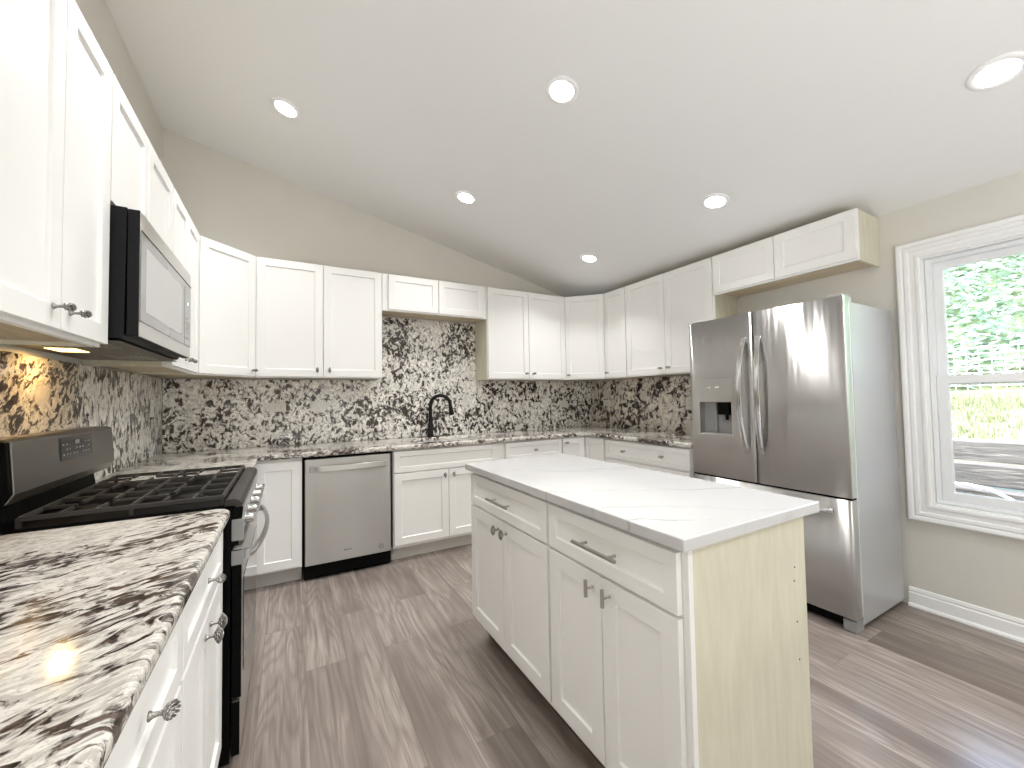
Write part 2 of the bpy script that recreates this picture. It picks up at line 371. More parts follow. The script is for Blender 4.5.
# ------------------------------------------------------------------ recessed lights
LIGHTS = [(.812, -.957, 'recessed ceiling light nearest the left wall above the corner cabinets'),
          (2.055, -.955, 'recessed ceiling light above the sink and black faucet'),
          (3.295, -.957, 'small recessed ceiling light above the right corner cabinets'),
          (2.065, -2.218, 'recessed ceiling light at the top centre above the island'),
          (3.321, -2.213, 'recessed ceiling light right of centre, above the refrigerator side of island'),
          (3.336, -3.436, 'recessed ceiling light at the right edge near the window'),
          (.815, -2.216, None), (2.065, -3.44, None), (2.065, -4.9, None), (3.336, -4.9, None)]  # unseen: grid continued, then a rear row added to brighten the island side
ring = MB().lathe([(.062, -.004), (.064, -.009), (.082, -.008), (.086, -.002), (.086, 0), (.062, 0)], segs=40, caps=False).mesh('trim_ring', ['trim'])
lens = MB().lathe([(.001, -.006), (.061, -.006), (.061, -.001), (.001, -.001)], segs=40).mesh('lens', ['led'])
for x, y, lab in LIGHTS:
    e = empty('recessed_light', (x, y, zc(x)), 0, lab or 'unseen recessed ceiling light outside the view', 'ceiling light', 'recessed lights in the sloped ceiling')
    e.rotation_euler = (0, math.atan(SL), 0)
    inst(ring, 'trim_ring', e, (0, 0, 0)); inst(lens, 'lens', e, (0, 0, 0))
    d = bpy.data.lights.new('downlight', 'AREA'); d.shape = 'DISK'; d.size = .12; d.spread = math.radians(118); d.energy = LAMP_W; d.color = (1, .99, .97)
    L = bpy.data.objects.new('downlight', d); C.objects.link(L); L.parent = e; L.location = (0, 0, -.014)

# ------------------------------------------------------------------ hardware
def cage_knob():
    mb = MB()
    mb.lathe([(.0075, 0), (.0078, -.002), (.0045, -.006), (.0035, -.014), (.0048, -.020)], axis='y', segs=14)   # stem out of the door
    Lh, R = .0205, .0098; cy = -.029
    for k in range(7):
        pts = []
        for i in range(13):
            u = i/12; z = -Lh+2*Lh*u; r = R*math.sin(PI*u)**.7; a = 2*PI*k/7+u*PI*1.1
            pts.append((r*math.cos(a), cy+r*math.sin(a), z))
        mb.tube(pts, .0019, 6)
    for sgn in (-1, 1): mb.lathe([(.0032, sgn*.0175), (.0036, sgn*.020), (.002, sgn*.0228)], (0, cy, 0), segs=10)
    return mb.mesh('knob', ['knob'])
KN = cage_knob()
TB = MB().lathe([(.0055, 0), (.0055, -.003), (.004, -.004), (.004, -.024)], axis='y', segs=12).tube([(0, -.029, -.026), (0, -.029, .026)], .006, 14).mesh('knob', ['nickel'])
def pull_mesh(L):
    mb = MB().tube([(-L/2, -.032, 0), (L/2, -.032, 0)], .0058, 14)
    for s in (-1, 1): mb.lathe([(.0055, 0), (.0045, -.002), (.0045, -.028)], (s*L*.33, 0, 0), 'y', 12)
    return mb.mesh('pull_handle', ['nickel'])
PULLS = {}
def hardware(kind, parent, x, z, y=-.021, rot=0):
    if kind == 'knob': return inst(KN, 'knob', parent, (x, y, z), (0, rot, 0))
    if kind == 'tbar': return inst(TB, 'knob', parent, (x, y, z))
    L = kind
    if L not in PULLS: PULLS[L] = pull_mesh(L)
    return inst(PULLS[L], 'pull_handle', parent, (x, y, z))

def shaker(name, parent, x0, x1, z0, z1, rail=.057, th=.020, mat_='white'):
    # local origin of the door: its lower left corner, face looking to -y
    w, h = x1-x0, z1-z0; rx = min(rail, w*.3); rz = min(rail, h*.3); s = .0025; d = .009
    vs = [(0, -th, 0), (w, -th, 0), (w, -th, h), (0, -th, h),
          (rx, -th, rz), (w-rx, -th, rz), (w-rx, -th, h-rz), (rx, -th, h-rz),
          (rx+s, -th+d, rz+s), (w-rx-s, -th+d, rz+s), (w-rx-s, -th+d, h-rz-s), (rx+s, -th+d, h-rz-s),
          (0, -.001, 0), (w, -.001, 0), (w, -.001, h), (0, -.001, h)]
    fs = [[0, 1, 5, 4], [1, 2, 6, 5], [2, 3, 7, 6], [3, 0, 4, 7], [4, 5, 9, 8], [5, 6, 10, 9], [6, 7, 11, 10], [7, 4, 8, 11], [8, 9, 10, 11],
          [12, 15, 14, 13], [0, 12, 13, 1], [1, 13, 14, 2], [2, 14, 15, 3], [3, 15, 12, 0]]
    return MB().add(vs, fs).build(name, mat_, parent, .0016, 2, (x0, 0, z0))

G = .0025   # half gap between fronts
def carcass(parent, x0, x1, d, z0, z1, left='cream', right='cream', bottom='plywood', ff=.019):
    mb = MB().box(x0, x1, 0, ff, z0, z1, 0)
    mb.box(x0+.001, x1-.001, ff, d, z0+.012, z1-.001, {'d': 0, 'l': 1, 'r': 2, 'b': 3, 't': 3})
    mb.box(x0+.001, x0+.016, ff, d, z0, z0+.012, {'d': 1, 'b': 1}); mb.box(x1-.016, x1-.001, ff, d, z0, z0+.012, {'d': 2, 'b': 1})
    return mb.build('carcass', ['white', left, right, bottom], parent, .001, 1)
def wall_cabinet(loc, rz, w, z0, z1, doors, label, kn=(), d=.304, left='cream', right='cream', fl=0, fr_=0, knrot=0, botgap=.004):
    e = empty('wall_cabinet', (loc[0], loc[1], z0), rz, label, 'cabinet', 'white shaker cabinets mounted on the walls')
    h = z1-z0
    carcass(e, 0, w, d-.003, 0, h, left, right)
    a, b = fl, w-fr_; n = doors
    for i in range(n):
        x0 = a+(b-a)*i/n+G+(.002 if i == 0 else 0); x1 = a+(b-a)*(i+1)/n-G-(.002 if i == n-1 else 0)
        dr_ = shaker('door', e, x0, x1, botgap+.006, h-.005)
        side = kn[i] if i < len(kn) else None
        if side: hardware('knob', dr_, (.042 if side == 'l' else (x1-x0)-.042), .052, rot=knrot)
    return e
ZT, ZB, ZG, ZBB = 2.372, 1.458, 2.062, 2.050
R90 = PI/2
FX = .304       # wall cabinet face frame plane from the wall
# left wall, near to far   (local x runs along +y)
wall_cabinet((FX, -2.722, 0), R90, .617, ZB, ZT, 2, 'tall white wall cabinet with two doors at the left edge, nearest the camera', ('r', 'l'), knrot=PI/2)
wall_cabinet((FX, -2.100, 0), R90, .795, 1.931, ZT, 2, 'short white wall cabinet directly above the microwave')
wall_cabinet((FX, -1.300, 0), R90, .686, ZB, ZT, 2, 'white wall cabinet between the microwave and the left corner cabinet', ('r', 'l'), knrot=PI/2)
# back wall   (local x runs along +x)
wall_cabinet((.614, -FX, 0), 0, .919, ZB, ZT, 2, 'white two-door wall cabinet between the left corner and the sink', ('r', 'l'))
wall_cabinet((1.537, -FX, 0), 0, .993, ZBB, ZT, 2, 'short white wall cabinet with two low doors above the sink', fl=.045, fr_=.036)
wall_cabinet((2.534, -FX, 0), 0, .940, ZB, ZT, 2, 'white two-door wall cabinet right of the sink with a cream left side', ('r', 'l'), knrot=PI/2*.9)
# right wall   (local x runs along -y)
wall_cabinet((RW-FX, -.615, 0), -R90, .310, ZB, ZT, 1, 'narrow single-door white wall cabinet beside the right corner', ('l',), knrot=PI/2)
wall_cabinet((RW-FX, -.929, 0), -R90, .939, ZB, ZT, 2, 'white two-door wall cabinet just left of the refrigerator', ('r', 'l'), knrot=PI/2)
wall_cabinet((RW-FX, -1.872, 0), -R90, .928, ZG, ZT, 2, 'short white wall cabinet with two wide doors above the refrigerator')

def corner_wall(mirror, label):
    # pentagon body in world space about the room corner, one diagonal door
    e = empty('corner_wall_cabinet', (0, 0, ZB) if not mirror else (RW, 0, ZB), 0, label, 'cabinet', 'white shaker cabinets mounted on the walls')
    s = -1 if mirror else 1; h = ZT-ZB; g = .003; c_ = .611; f = .304
    poly = [(s*g, -g), (s*g, -c_), (s*f, -c_), (s*c_, -f), (s*c_, -g)]
    mb = MB().prism(poly, .010, h, 0); mb.m[-7] = 1; mb.m[-6] = 0
    sk = MB().prism([(s*(f-.03), -c_), (s*f, -c_), (s*c_, -f), (s*c_, -f+.03)], 0, .010, 0); mb.add(sk.v, sk.f, 0)
    mb.build('carcass', ['white', 'plywood'], e, .001, 1)
    L = math.hypot(c_-f, c_-f)
    holder = (s*f, -c_) if not mirror else (s*c_, -f)
    rz = math.radians(45) if not mirror else math.radians(-45)
    dr_ = shaker('door', e, 0, L-.024, .010, h-.005)
    dx, dy = math.cos(rz), math.sin(rz)
    dr_.location = (holder[0]+dx*.012, holder[1]+dy*.012, .010); dr_.rotation_euler = (0, 0, rz)
    hardware('knob', dr_, (L-.024-.028) if not mirror else .028, .040, rot=PI/2)
    return e
corner_wall(False, 'diagonal white wall cabinet in the left corner with one tall door')
corner_wall(True, 'diagonal white wall cabinet in the right corner with one tall door')

BH = .876       # base cabinet height
BF = .615
def base_cabinet(loc, rz, w, label, layout, kn='knob', d=.612, toe='toe', left='white', right='white', fl=0, fr_=0, group='white shaker base cabinets under granite', name='base_cabinet', pulls=None, toe_dark=False, toe_l=0, toe_r=0, h=BH):
    e = empty(name, (loc[0], loc[1], 0), rz, label, 'cabinet', group)
    mb = MB().box(0, w, 0, .019, .11, h, 0).box(.001, w-.001, .019, d, .11, h, {'d': 0, 'l': 1, 'r': 2})
    mb.build('carcass', ['white', left, right], e, .001, 1)
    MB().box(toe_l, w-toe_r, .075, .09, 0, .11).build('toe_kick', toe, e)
    a, b = fl, w-fr_
    for kind, n, z0, z1, hw in layout:
        for i in range(n):
            x0 = a+(b-a)*i/n+G+(.004 if i == 0 else 0); x1 = a+(b-a)*(i+1)/n-G-(.004 if i == n-1 else 0)
            dr_ = shaker(kind, e, x0, x1, z0, z1, rail=.057 if kind == 'door' else .042)
            ww, hh = x1-x0, z1-z0
            if hw == 'center': hardware(kn if pulls is None else pulls, dr_, ww/2, hh/2, rot=PI/2 if kn == 'knob' else 0)
            elif hw == 'two':
                for q in (.27, .73): hardware('knob', dr_, ww*q, hh/2, rot=PI/2)
            elif hw == 'doors':
                side = 'r' if (i == 0 and n == 2) else 'l'
                hardware(kn, dr_, ww-.036 if side == 'r' else .036, hh-.042)
            elif hw == 'l': hardware('knob', dr_, .03, hh-.035, rot=PI/2)
    return e
STD = [('drawer', 1, .705, .866, 'center'), ('door', 2, .125, .692, 'doors')]
base_cabinet((BF, -3.250, 0), R90, .490, 'white base cabinet at the bottom edge, nearest the camera, with one drawer knob', [('drawer', 1, .705, .866, 'center'), ('door', 1, .125, .692, 'l')])
base_cabinet((BF, -2.757, 0), R90, .600, 'white base cabinet with drawer and two doors beside the near side of the range', STD)
base_cabinet((BF, -3.78, 0), R90, .527, 'white base cabinet at the near end of the left counter', [('drawer', 1, .705, .866, 'center'), ('door', 1, .125, .692, 'l')])
base_cabinet((BF, -1.298, 0), R90, .60, 'white base cabinet hidden beyond the far side of the range', [('door', 1, .125, .866, None)])
# back wall bases
base_cabinet((.625, -BF, 0), 0, .290, 'white single-door base cabinet left of the dishwasher', [('door', 1, .125, .855, None)], toe_l=-.0)
base_cabinet((1.547, -BF, 0), 0, .988, 'white sink base cabinet with a blank wide panel over two doors', [('drawer', 1, .700, .866, None), ('door', 2, .135, .690, 'doors')], fr_=.078)
base_cabinet((2.538, -BF, 0), 0, .634, 'white base cabinet with small knobbed drawer, right of the sink and behind the island', STD)
# right corner, L shaped with two doors meeting in the inner corner
e = empty('corner_base_cabinet', (RW, 0, 0), 0, 'white corner base cabinet with two narrow doors meeting in the right corner', 'cabinet', 'white shaker base cabinets under granite')
MB().prism([(-.914, -.003), (-.914, -BF), (-BF, -BF), (-BF, -.925), (-.003, -.925), (-.003, -.003)], .11, BH).build('carcass', 'white', e, .001, 1)
MB().prism([(-.914, -.5), (-.914, -BF+.075), (-BF+.075, -BF+.075), (-BF+.075, -.925), (-.5, -.925), (-.5, -.5)], 0, .11).build('toe_kick', 'toe', e)
d1 = shaker('door', e, 0, .270, 0, .741); d1.location = (-.914+.006, -BF, .125); hardware('knob', d1, .035, .70, rot=PI/2)
d2 = shaker('door', e, 0, .270, 0, .741); d2.location = (-BF, -BF-.024, .125); d2.rotation_euler = (0, 0, -R90)
base_cabinet((RW-BF, -.929, 0), -R90, .930, 'white base cabinet of three wide drawers with two knobs each, next to the refrigerator',
             [('drawer', 1, .700, .866, 'two'), ('drawer', 1, .415, .688, 'two'), ('drawer', 1, .125, .403, 'two')])

# ------------------------------------------------------------------ countertops and splashes
def cells_top(name, xs, ys, inside, z0, z1, mats, bevel=.012):
    mb = MB(); idx = {}
    def V(i, j, k):
        key = (i, j, k)
        if key not in idx: idx[key] = len(mb.v); mb.v.append((xs[i], ys[j], (z0, z1)[k]))
        return idx[key]
    cell = lambda i, j: 0 <= i < len(xs)-1 and 0 <= j < len(ys)-1 and inside((xs[i]+xs[i+1])/2, (ys[j]+ys[j+1])/2)
    def F(*a): mb.f.append(list(a)); mb.m.append(0); mb.sm.append(False)
    for i in range(len(xs)-1):
        for j in range(len(ys)-1):
            if not cell(i, j): continue
            F(V(i, j, 1), V(i+1, j, 1), V(i+1, j+1, 1), V(i, j+1, 1)); F(V(i, j, 0), V(i, j+1, 0), V(i+1, j+1, 0), V(i+1, j, 0))
            if not cell(i-1, j): F(V(i, j, 0), V(i, j, 1), V(i, j+1, 1), V(i, j+1, 0))
            if not cell(i+1, j): F(V(i+1, j, 0), V(i+1, j+1, 0), V(i+1, j+1, 1), V(i+1, j, 1))
            if not cell(i, j-1): F(V(i, j, 0), V(i+1, j, 0), V(i+1, j, 1), V(i, j, 1))
            if not cell(i, j+1): F(V(i, j+1, 0), V(i, j+1, 1), V(i+1, j+1, 1), V(i+1, j+1, 0))
    return mb.build(name, mats, None, bevel, 4)
CX = .655
g1 = MB().prism([(.003, -3.78), (CX, -3.78), (CX, -2.175), (CX-.012, -2.152), (CX-.035, -2.140), (.003, -2.140)], .877, .914).build('granite_countertop', 'gran_top', None, .013, 4)
tag(g1, 'brown and white streaked granite countertop in the near left foreground', 'countertop', 'granite countertops')
SK = (1.80, 2.40, -.50, -.13)
def ins(x, y):
    if SK[0] < x < SK[1] and SK[2] < y < SK[3]: return False
    return y > -CX or (x < CX and y > -1.300) or (x > RW-CX and y > -1.880)
g2 = cells_top('granite_countertop', [.003, CX, SK[0], SK[1], RW-CX, RW-.003], [-1.880, -1.300, -CX, SK[2], SK[3], -.003], ins, .877, .914, 'gran_top', .013)
tag(g2, 'long U-shaped granite countertop running along the back wall under the speckled splash', 'countertop', 'granite countertops')
# sink
sk = empty('kitchen_sink', (2.1, -.315, .876), 0, 'undermount sink set into the granite below the black faucet', 'sink')
sb = MB(); a, b, c_, d_ = -.31, .31, -.195, .195; dp = -.20
for q in ((a, a+.012, c_, d_), (b-.012, b, c_, d_), (a, b, c_, c_+.012), (a, b, d_-.012, d_)): sb.box(*q, dp, -.0005)
sb.box(a, b, c_, d_, dp-.01, dp); sb.build('basin', 'steel_mw', sk, .004); MB().lathe([(.045, 0), (.045, .004), (.02, .003)], (0, 0, dp), segs=24).build('drain', 'chrome', sk)

sp = MB().box(.021, RW-.021, -.022, -.001, .9145, 1.457); 
sp2 = MB().box(1.545, 2.530, -.022, -.001, 1.457, 2.049)
bsp = cells_top('granite_backsplash', [.022, 1.541, 2.530, RW-.022], [0, 1, 2], lambda x, y: True, 0, 1, 'gran_back', 0)
bpy.data.objects.remove(bsp)
mb = MB()
P = [(.022, .9145), (RW-.022, .9145), (RW-.022, 1.457), (2.533, 1.457), (2.533, 2.049), (1.538, 2.049), (1.538, 1.457), (.022, 1.457)]
mb.prism(P, -.021, -.001, axis='y'); bsp = mb.build('granite_backsplash', 'gran_back', None, .0008, 1)
tag(bsp, 'black and white speckled granite splash on the back wall, rising high behind the faucet', 'backsplash', 'granite wall splashes')
tag(MB().prism([(-1.385, .9145), (-.003, .9145), (-.003, 1.457), (-1.385, 1.457)], .001, .020, axis='x').build('granite_backsplash', 'gran_left', None, .0008, 1),
    'grey streaked granite splash on the left wall between the range and the corner', 'backsplash', 'granite wall splashes')
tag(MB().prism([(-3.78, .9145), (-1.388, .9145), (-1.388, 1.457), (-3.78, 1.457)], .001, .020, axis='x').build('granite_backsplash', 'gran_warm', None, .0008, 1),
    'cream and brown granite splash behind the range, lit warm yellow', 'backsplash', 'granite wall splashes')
tag(MB().prism([(-1.880, .9145), (-.003, .9145), (-.003, 1.457), (-1.880, 1.457)], RW-.020, RW-.001, axis='x').build('granite_backsplash', 'gran_right', None, .0008, 1),
    'boldly blotched granite splash on the right wall beside the refrigerator', 'backsplash', 'granite wall splashes')

# outlets
def outlet(loc, rz, label, horiz=False, w=.072, h=.116):
    if horiz: w, h = h, w
    e = empty('wall_outlet', loc, rz, label, 'outlet', 'outlets in the granite splash')
    MB().box(-w/2, w/2, -.006, 0, -h/2, h/2).build('cover_plate', 'plate', e, .002, 2)
    for s in (-1, 1):
        cx_, cz_ = (s*.022, 0) if horiz else (0, s*.022)
        o = MB().box(cx_-.015, cx_+.015, -.0075, -.006, cz_-.015, cz_+.015, 0)
        for q in (-1, 1):
            if horiz: o.box(cx_-.006, cx_+.004, -.0079, -.0075, cz_+q*.006-.0012, cz_+q*.006+.0012, 1)
            else: o.box(cx_+q*.006-.0012, cx_+q*.006+.0012, -.0079, -.0075, cz_-.004, cz_+.006, 1)
        o.build('socket', ['plate', 'marks_dark'], e)
outlet((.755, -.0215, 1.228), 0, 'horizontal outlet on the back splash between left corner and dishwasher', True)
outlet((3.651, -.0215, 1.19), 0, 'outlet on the back splash near the right corner', True)
outlet((.0205, -.29, 1.243), R90, 'upright white outlet on the left wall splash')
outlet((RW-.0205, -.30, 1.195), -R90, 'outlet on the right wall splash close to the corner', True)
outlet((RW-.0205, -1.40, 1.195), -R90, 'outlet on the right wall splash next to the refrigerator', False)

# faucet
fa = empty('kitchen_faucet', (2.025, -.085, .914), 0, 'matte black gooseneck kitchen faucet with side lever', 'faucet')
MB().box(-.125, .125, -.030, .030, 0, .005).build('deck_plate', 'black_matte', fa, .004)
MB().lathe([(.031, .005), (.031, .016), (.026, .022), (.026, .125), (.020, .132), (.020, .15)], segs=24).build('faucet_body', 'black_matte', fa)
pts = [(0, 0, .14), (0, 0, .30)]; dirx, diry = .93, -.37
for i in range(1, 15):
    a_ = PI*i/14*1.0; r_ = .094; k = r_*(1-math.cos(a_)); pts.append((k*dirx, k*diry, .30+r_*math.sin(a_)))
pts.append((.190*dirx, .190*diry, .285))
MB().tube(pts, .0165, 14).build('spout', 'black_matte', fa)
MB().tube([(.189*dirx, .189*diry, .292), (.195*dirx, .195*diry, .255), (.206*dirx, .206*diry, .205)], [.018, .020, .023], 16).build('spray_head', 'black_matte', fa)
MB().tube([(.018, 0, .075), (.055, 0, .075)], .014, 14).tube([(.048, 0, .080), (.062, 0, .150)], [.006, .0045], 10).build('lever_handle', 'black_matte', fa)

# ------------------------------------------------------------------ dishwasher
dw = empty('dishwasher', (.921, -BF, 0), 0, 'stainless steel dishwasher with a curved bar handle under the back counter', 'dishwasher')
wd = .612
MB().box(.004, wd-.004, .004, .55, .02, .872, 0).build('tub_body', 'black', dw)
MB().box(.006, wd-.006, .028, .05, 0.004, .12).build('kick_plate', 'black', dw, .002)
door = MB().box(.011, wd-.008, -.022, .003, .112, .858).build('door', 'steel_dw', dw, .004, 3)
pts = [(.040+ (wd-.082)*i/20, -.030-.034*math.sin(PI*i/20)**.6, .790) for i in range(21)]
hb = MB()
n = len(pts); vs = []
for (x, y, z) in pts: vs += [(x, y-.005, z-.019), (x, y-.005, z+.019), (x, y+.006, z+.019), (x, y+.006, z-.019)]
fs = [[i*4+k, i*4+(k+1) % 4, (i+1)*4+(k+1) % 4, (i+1)*4+k] for i in range(n-1) for k in range(4)]+[[0, 3, 2, 1], [4*n-4, 4*n-3, 4*n-2, 4*n-1]]
hb.add(vs, fs, 0, False); 
for x in (.040, wd-.068): hb.box(x, x+.026, -.034, -.022, .772, .808)
hb.build('handle', 'steel_mw', door, .002, 2)
mk = MB(); x = .268
for i, w_ in enumerate((.010, .006, .004, .006, .007, .003, .006, .007, .006)): mk.box(x, x+w_*.7, -.0226, -.0219, .178, .184+(.004 if i in (0, 1, 5) else 0)); x += w_
mk.build('wordmark', 'marks_dark', door)
bd = MB(); 
bd.lathe([(.0145, -.0226), (.0145, -.0218), (.018, -.0218), (.018, -.0226)], (.530, 0, .160), 'y', 28, caps=False)
bd.tube([(.520, -.0224, .155), (.527, -.0224, .166), (.533, -.0224, .157), (.540, -.0224, .163)], .0012, 6)
bd.build('round_badge', 'marks_dark', door)

# ------------------------------------------------------------------ island
IX = 1.700
isl_g = 'white shaker island cabinets'
base_cabinet((IX, -1.848, 0), -R90, .730, 'white island cabinet at the far end, with long drawer pull and two cage knobs',
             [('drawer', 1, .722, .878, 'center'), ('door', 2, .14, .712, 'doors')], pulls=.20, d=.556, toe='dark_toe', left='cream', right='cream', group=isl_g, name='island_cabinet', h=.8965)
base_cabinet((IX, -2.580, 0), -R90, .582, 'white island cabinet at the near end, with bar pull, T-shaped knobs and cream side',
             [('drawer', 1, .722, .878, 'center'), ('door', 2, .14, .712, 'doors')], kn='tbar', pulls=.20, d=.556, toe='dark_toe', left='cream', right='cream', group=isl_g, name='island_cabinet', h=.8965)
isle = [o for o in bpy.data.objects if o.name.startswith('island_cabinet')]
near = isle[-1]
sp_ = MB().box(.582, .594, .019, .556, 0, .896).build('side_panel', 'cream', near, .001, 1)
MB().box(.582, .595, 0, .0185, .0, .896).build('corner_stile', 'white', near, .001, 1)
scr = MB()
for yy, zz in ((.487, .70), (.495, .575), (.492, .74), (.50, .46)): scr.lathe([(.003, 0), (.003, .0012)], (.594, yy, zz), 'x', 8)
scr.build('screw_head', 'marks_dark', near)
it = MB().box(1.655, 2.306, -3.199, -1.835, .897, .930).build('island_countertop', 'quartz', None, .004, 3)
tag(it, 'white quartz island countertop with faint grey veins', 'countertop')

# ------------------------------------------------------------------ refrigerator (local x runs along -y, front towards the island)
FXF, FY0, FWD = 3.424, -1.898, .957
rf = empty('refrigerator', (FXF, FY0, 0), -R90, 'stainless steel french door refrigerator with dispenser in the left door', 'refrigerator')
MB().box(.008, FWD-.008, .092, .635, .03, 1.772, 0).build('cabinet_body', ['fridge_side'], rf, .004)
MB().box(.010, FWD-.010, .062, .091, .075, 1.765).build('door_gasket', 'seal', rf)
MB().box(.02, FWD-.02, .05, .10, .012, .072).build('base_grille', 'black', rf)
cx_ = .468
def fdoor(name, x0, x1, z0, z1, hole=None):
    # gently bowed front
    mb = MB(); N = 14; th = .060
    def yy(x): 
        e_ = min(x-x0, x1-x, .02)/.02; return -.004*math.sin(PI*(x/FWD))+.006*(1-min(1, e_))**2
    xs = sorted(set([x0, x0+.005, x0+.012, x0+.02, x1-.02, x1-.012, x1-.005, x1]+[x0+(x1-x0)*i/N for i in range(N+1)]+([hole[0], hole[1]] if hole else [])))
    zs = [z0, z1] if not hole else [z0, hole[2], hole[3], z1]
    V = {}
    for i, x in enumerate(xs):
        for j, z in enumerate(zs): V[i, j] = len(mb.v); mb.v.append((x, yy(x), z))
    def F(f, sm=True): mb.f.append(f); mb.m.append(0); mb.sm.append(sm)
    for i in range(len(xs)-1):
        for j in range(len(zs)-1):
            if hole and j == 1 and hole[0]-1e-6 <= xs[i] and xs[i+1] <= hole[1]+1e-6: continue
            F([V[i, j], V[i+1, j], V[i+1, j+1], V[i, j+1]])
    b0 = len(mb.v); mb.v += [(x0, th, z0), (x1, th, z0), (x1, th, z1), (x0, th, z1)]
    n_ = len(xs)-1; top = len(zs)-1
    F([b0, b0+3, b0+2, b0+1], False)
    F([V[i, 0] for i in range(n_+1)][::-1]+[b0, b0+1], False); F([V[i, top] for i in range(n_+1)]+[b0+2, b0+3], False)
    F([V[0, j] for j in range(top+1)]+[b0+3, b0], False); F([V[n_, j] for j in range(top+1)][::-1]+[b0+1, b0+2], False)
    return mb.build(name, 'steel', rf)
H = (.068, .322, .988, 1.378)
dl = fdoor('left_door', .002, cx_-.002, .712, 1.798, H)
drr = fdoor('right_door', cx_+.002, FWD-.002, .712, 1.798)
dz = fdoor('freezer_drawer', .002, FWD-.002, .078, .700)
MB().box(cx_-.0019, cx_+.0019, .004, .060, .714, 1.796).box(.004, FWD-.004, .010, .058, .7005, .7115).build('gap_shade_strip', 'black', rf)  # black strips added as the shade in the gaps between the doors
def bow_handle(x, parent, lean):
    mb = MB(); n_ = 24; vs = []
    for i in range(n_+1):
        u = i/n_; z = .895+.745*u; bow = math.sin(PI*u)**.75; y = -.010-.052*bow; xx = x+lean*.018*math.sin(PI*u)
        w_ = .0175; vs += [(xx-w_, y-.007, z), (xx+w_, y-.007, z), (xx+w_*.7, y+.010, z), (xx-w_*.7, y+.010, z)]
    fs = [[i*4+k, i*4+(k+1) % 4, (i+1)*4+(k+1) % 4, (i+1)*4+k] for i in range(n_) for k in range(4)]+[[0, 3, 2, 1], [4*n_, 4*n_+1, 4*n_+2, 4*n_+3]]
    mb.add(vs, fs, 0, True)
    for z in (.900, 1.606): mb.box(x-.013, x+.013, -.014, -.003, z, z+.032)
    return mb.build('handle', 'chrome', parent, .003, 2)
bow_handle(cx_-.050, dl, -1); bow_handle(cx_+.042, drr, .4)
mb = MB(); pts = [(.085+(FWD-.17)*i/24, -.010-.052*math.sin(PI*i/24)**.6, .632) for i in range(25)]; vs = []
for (x, y, z) in pts: vs += [(x, y-.007, z-.014), (x, y-.007, z+.014), (x, y+.010, z+.010), (x, y+.010, z-.010)]
n_ = len(pts); mb.add(vs, [[i*4+k, i*4+(k+1) % 4, (i+1)*4+(k+1) % 4, (i+1)*4+k] for i in range(n_-1) for k in range(4)]+[[0, 3, 2, 1], [4*n_-4, 4*n_-3, 4*n_-2, 4*n_-1]], 0, True)
for x in (.085, FWD-.115): mb.box(x, x+.03, -.014, -.003, .620, .644)
mb.build('handle', 'chrome', dz, .003, 2)
# dispenser
ds = MB().box(H[0], H[1], -.004, .050, 1.222, H[3], 0)
ds.box(H[0], H[0]+.010, -.003, .056, H[2], 1.222, 0).box(H[1]-.010, H[1], -.003, .056, H[2], 1.222, 0).box(H[0], H[1], -.006, .056, H[2], H[2]+.012, 0)
dsp = ds.build('dispenser', 'steel_mw', dl, .002)
MB().box(H[0]+.010, H[1]-.010, .050, .056, H[2]+.012, 1.222).build('recess_back', 'grey_plastic', dsp)
MB().box(H[0]+.14, H[1]-.030, .004, .050, 1.135, 1.222).tube([(H[0]+.19, .030, 1.14), (H[0]+.19, .034, 1.10)], .010, 10).build('nozzle', 'black', dsp, .004)
MB().box(H[0]+.10, H[0]+.115, .030, .050, 1.01, 1.222).build('paddle', 'grey_plastic', dsp, .003)
MB().box(H[0]+.012, H[1]-.012, .004, .050, H[2]+.012, H[2]+.016).build('drip_tray', 'grey_plastic', dsp, .001)
bt = MB()
for x in (.135, .158, .205, .222): bt.lathe([(.007 if x > .15 else .004, -.0052), (.007 if x > .15 else .004, -.0038)], (x, 0, 1.322), 'y', 12)
bt.build('button', 'marks', dsp)
for x in (.05, FWD-.05):
    MB().box(x-.035, x+.035, .02, .11, 1.799, 1.812).box(x-.035, x+.035, .06, .13, 1.772, 1.800).build('hinge_cover', 'fridge_side', rf, .003)
for x in (.03, FWD-.075):
    MB().prism([(x, .035), (x+.060, .035), (x+.052, .010), (x+.008, .010)] if False else [(x, .020), (x+.062, .020), (x+.062, .11), (x, .11)], 0, .062).build('leveling_foot', 'grey_plastic', rf, .006)

# ------------------------------------------------------------------ range (local x runs along +y, front faces +x)
RGW = .806
rg = empty('gas_range', (.655, -2.117, 0), R90, 'stainless and black gas range with cast iron grates and rear control panel', 'stove')
MB().box(.003, RGW-.003, .004, .630, .025, .902).build('oven_body', 'black', rg, .003)
for x in (.03, RGW-.07):
    for y in (.05, .56): MB().box(x, x+.04, y, y+.04, 0, .026).build('leg', 'black', rg)
MB().box(.002, RGW-.002, -.012, .632, .902, .916).build('cooktop', 'black', rg, .004)
lip = [(-.028, .906), (-.030, .916), (-.022, .928), (-.008, .934), (.016, .934), (.022, .928), (.022, .906)]
MB().prism([(a_, b_) for a_, b_ in lip], .002, RGW-.002, axis='x').build('front_rim', 'iron', rg)
cpm = MB().prism([(.004, .770), (-.020, .770), (-.034, .905), (.004, .905)], .004, RGW-.004, axis='x'); cpm.m[0] = cpm.m[1] = 1
cp = cpm.build('control_panel', ['steel_mw', 'black'], rg, .002)
kb = MB().lathe([(.021, 0), (.021, -.006), (.018, -.008), (.0165, -.030), (.014, -.034)], axis='y', segs=20).box(-.005, .005, -.042, -.030, -.017, .017).mesh('burner_knob', ['chrome'])
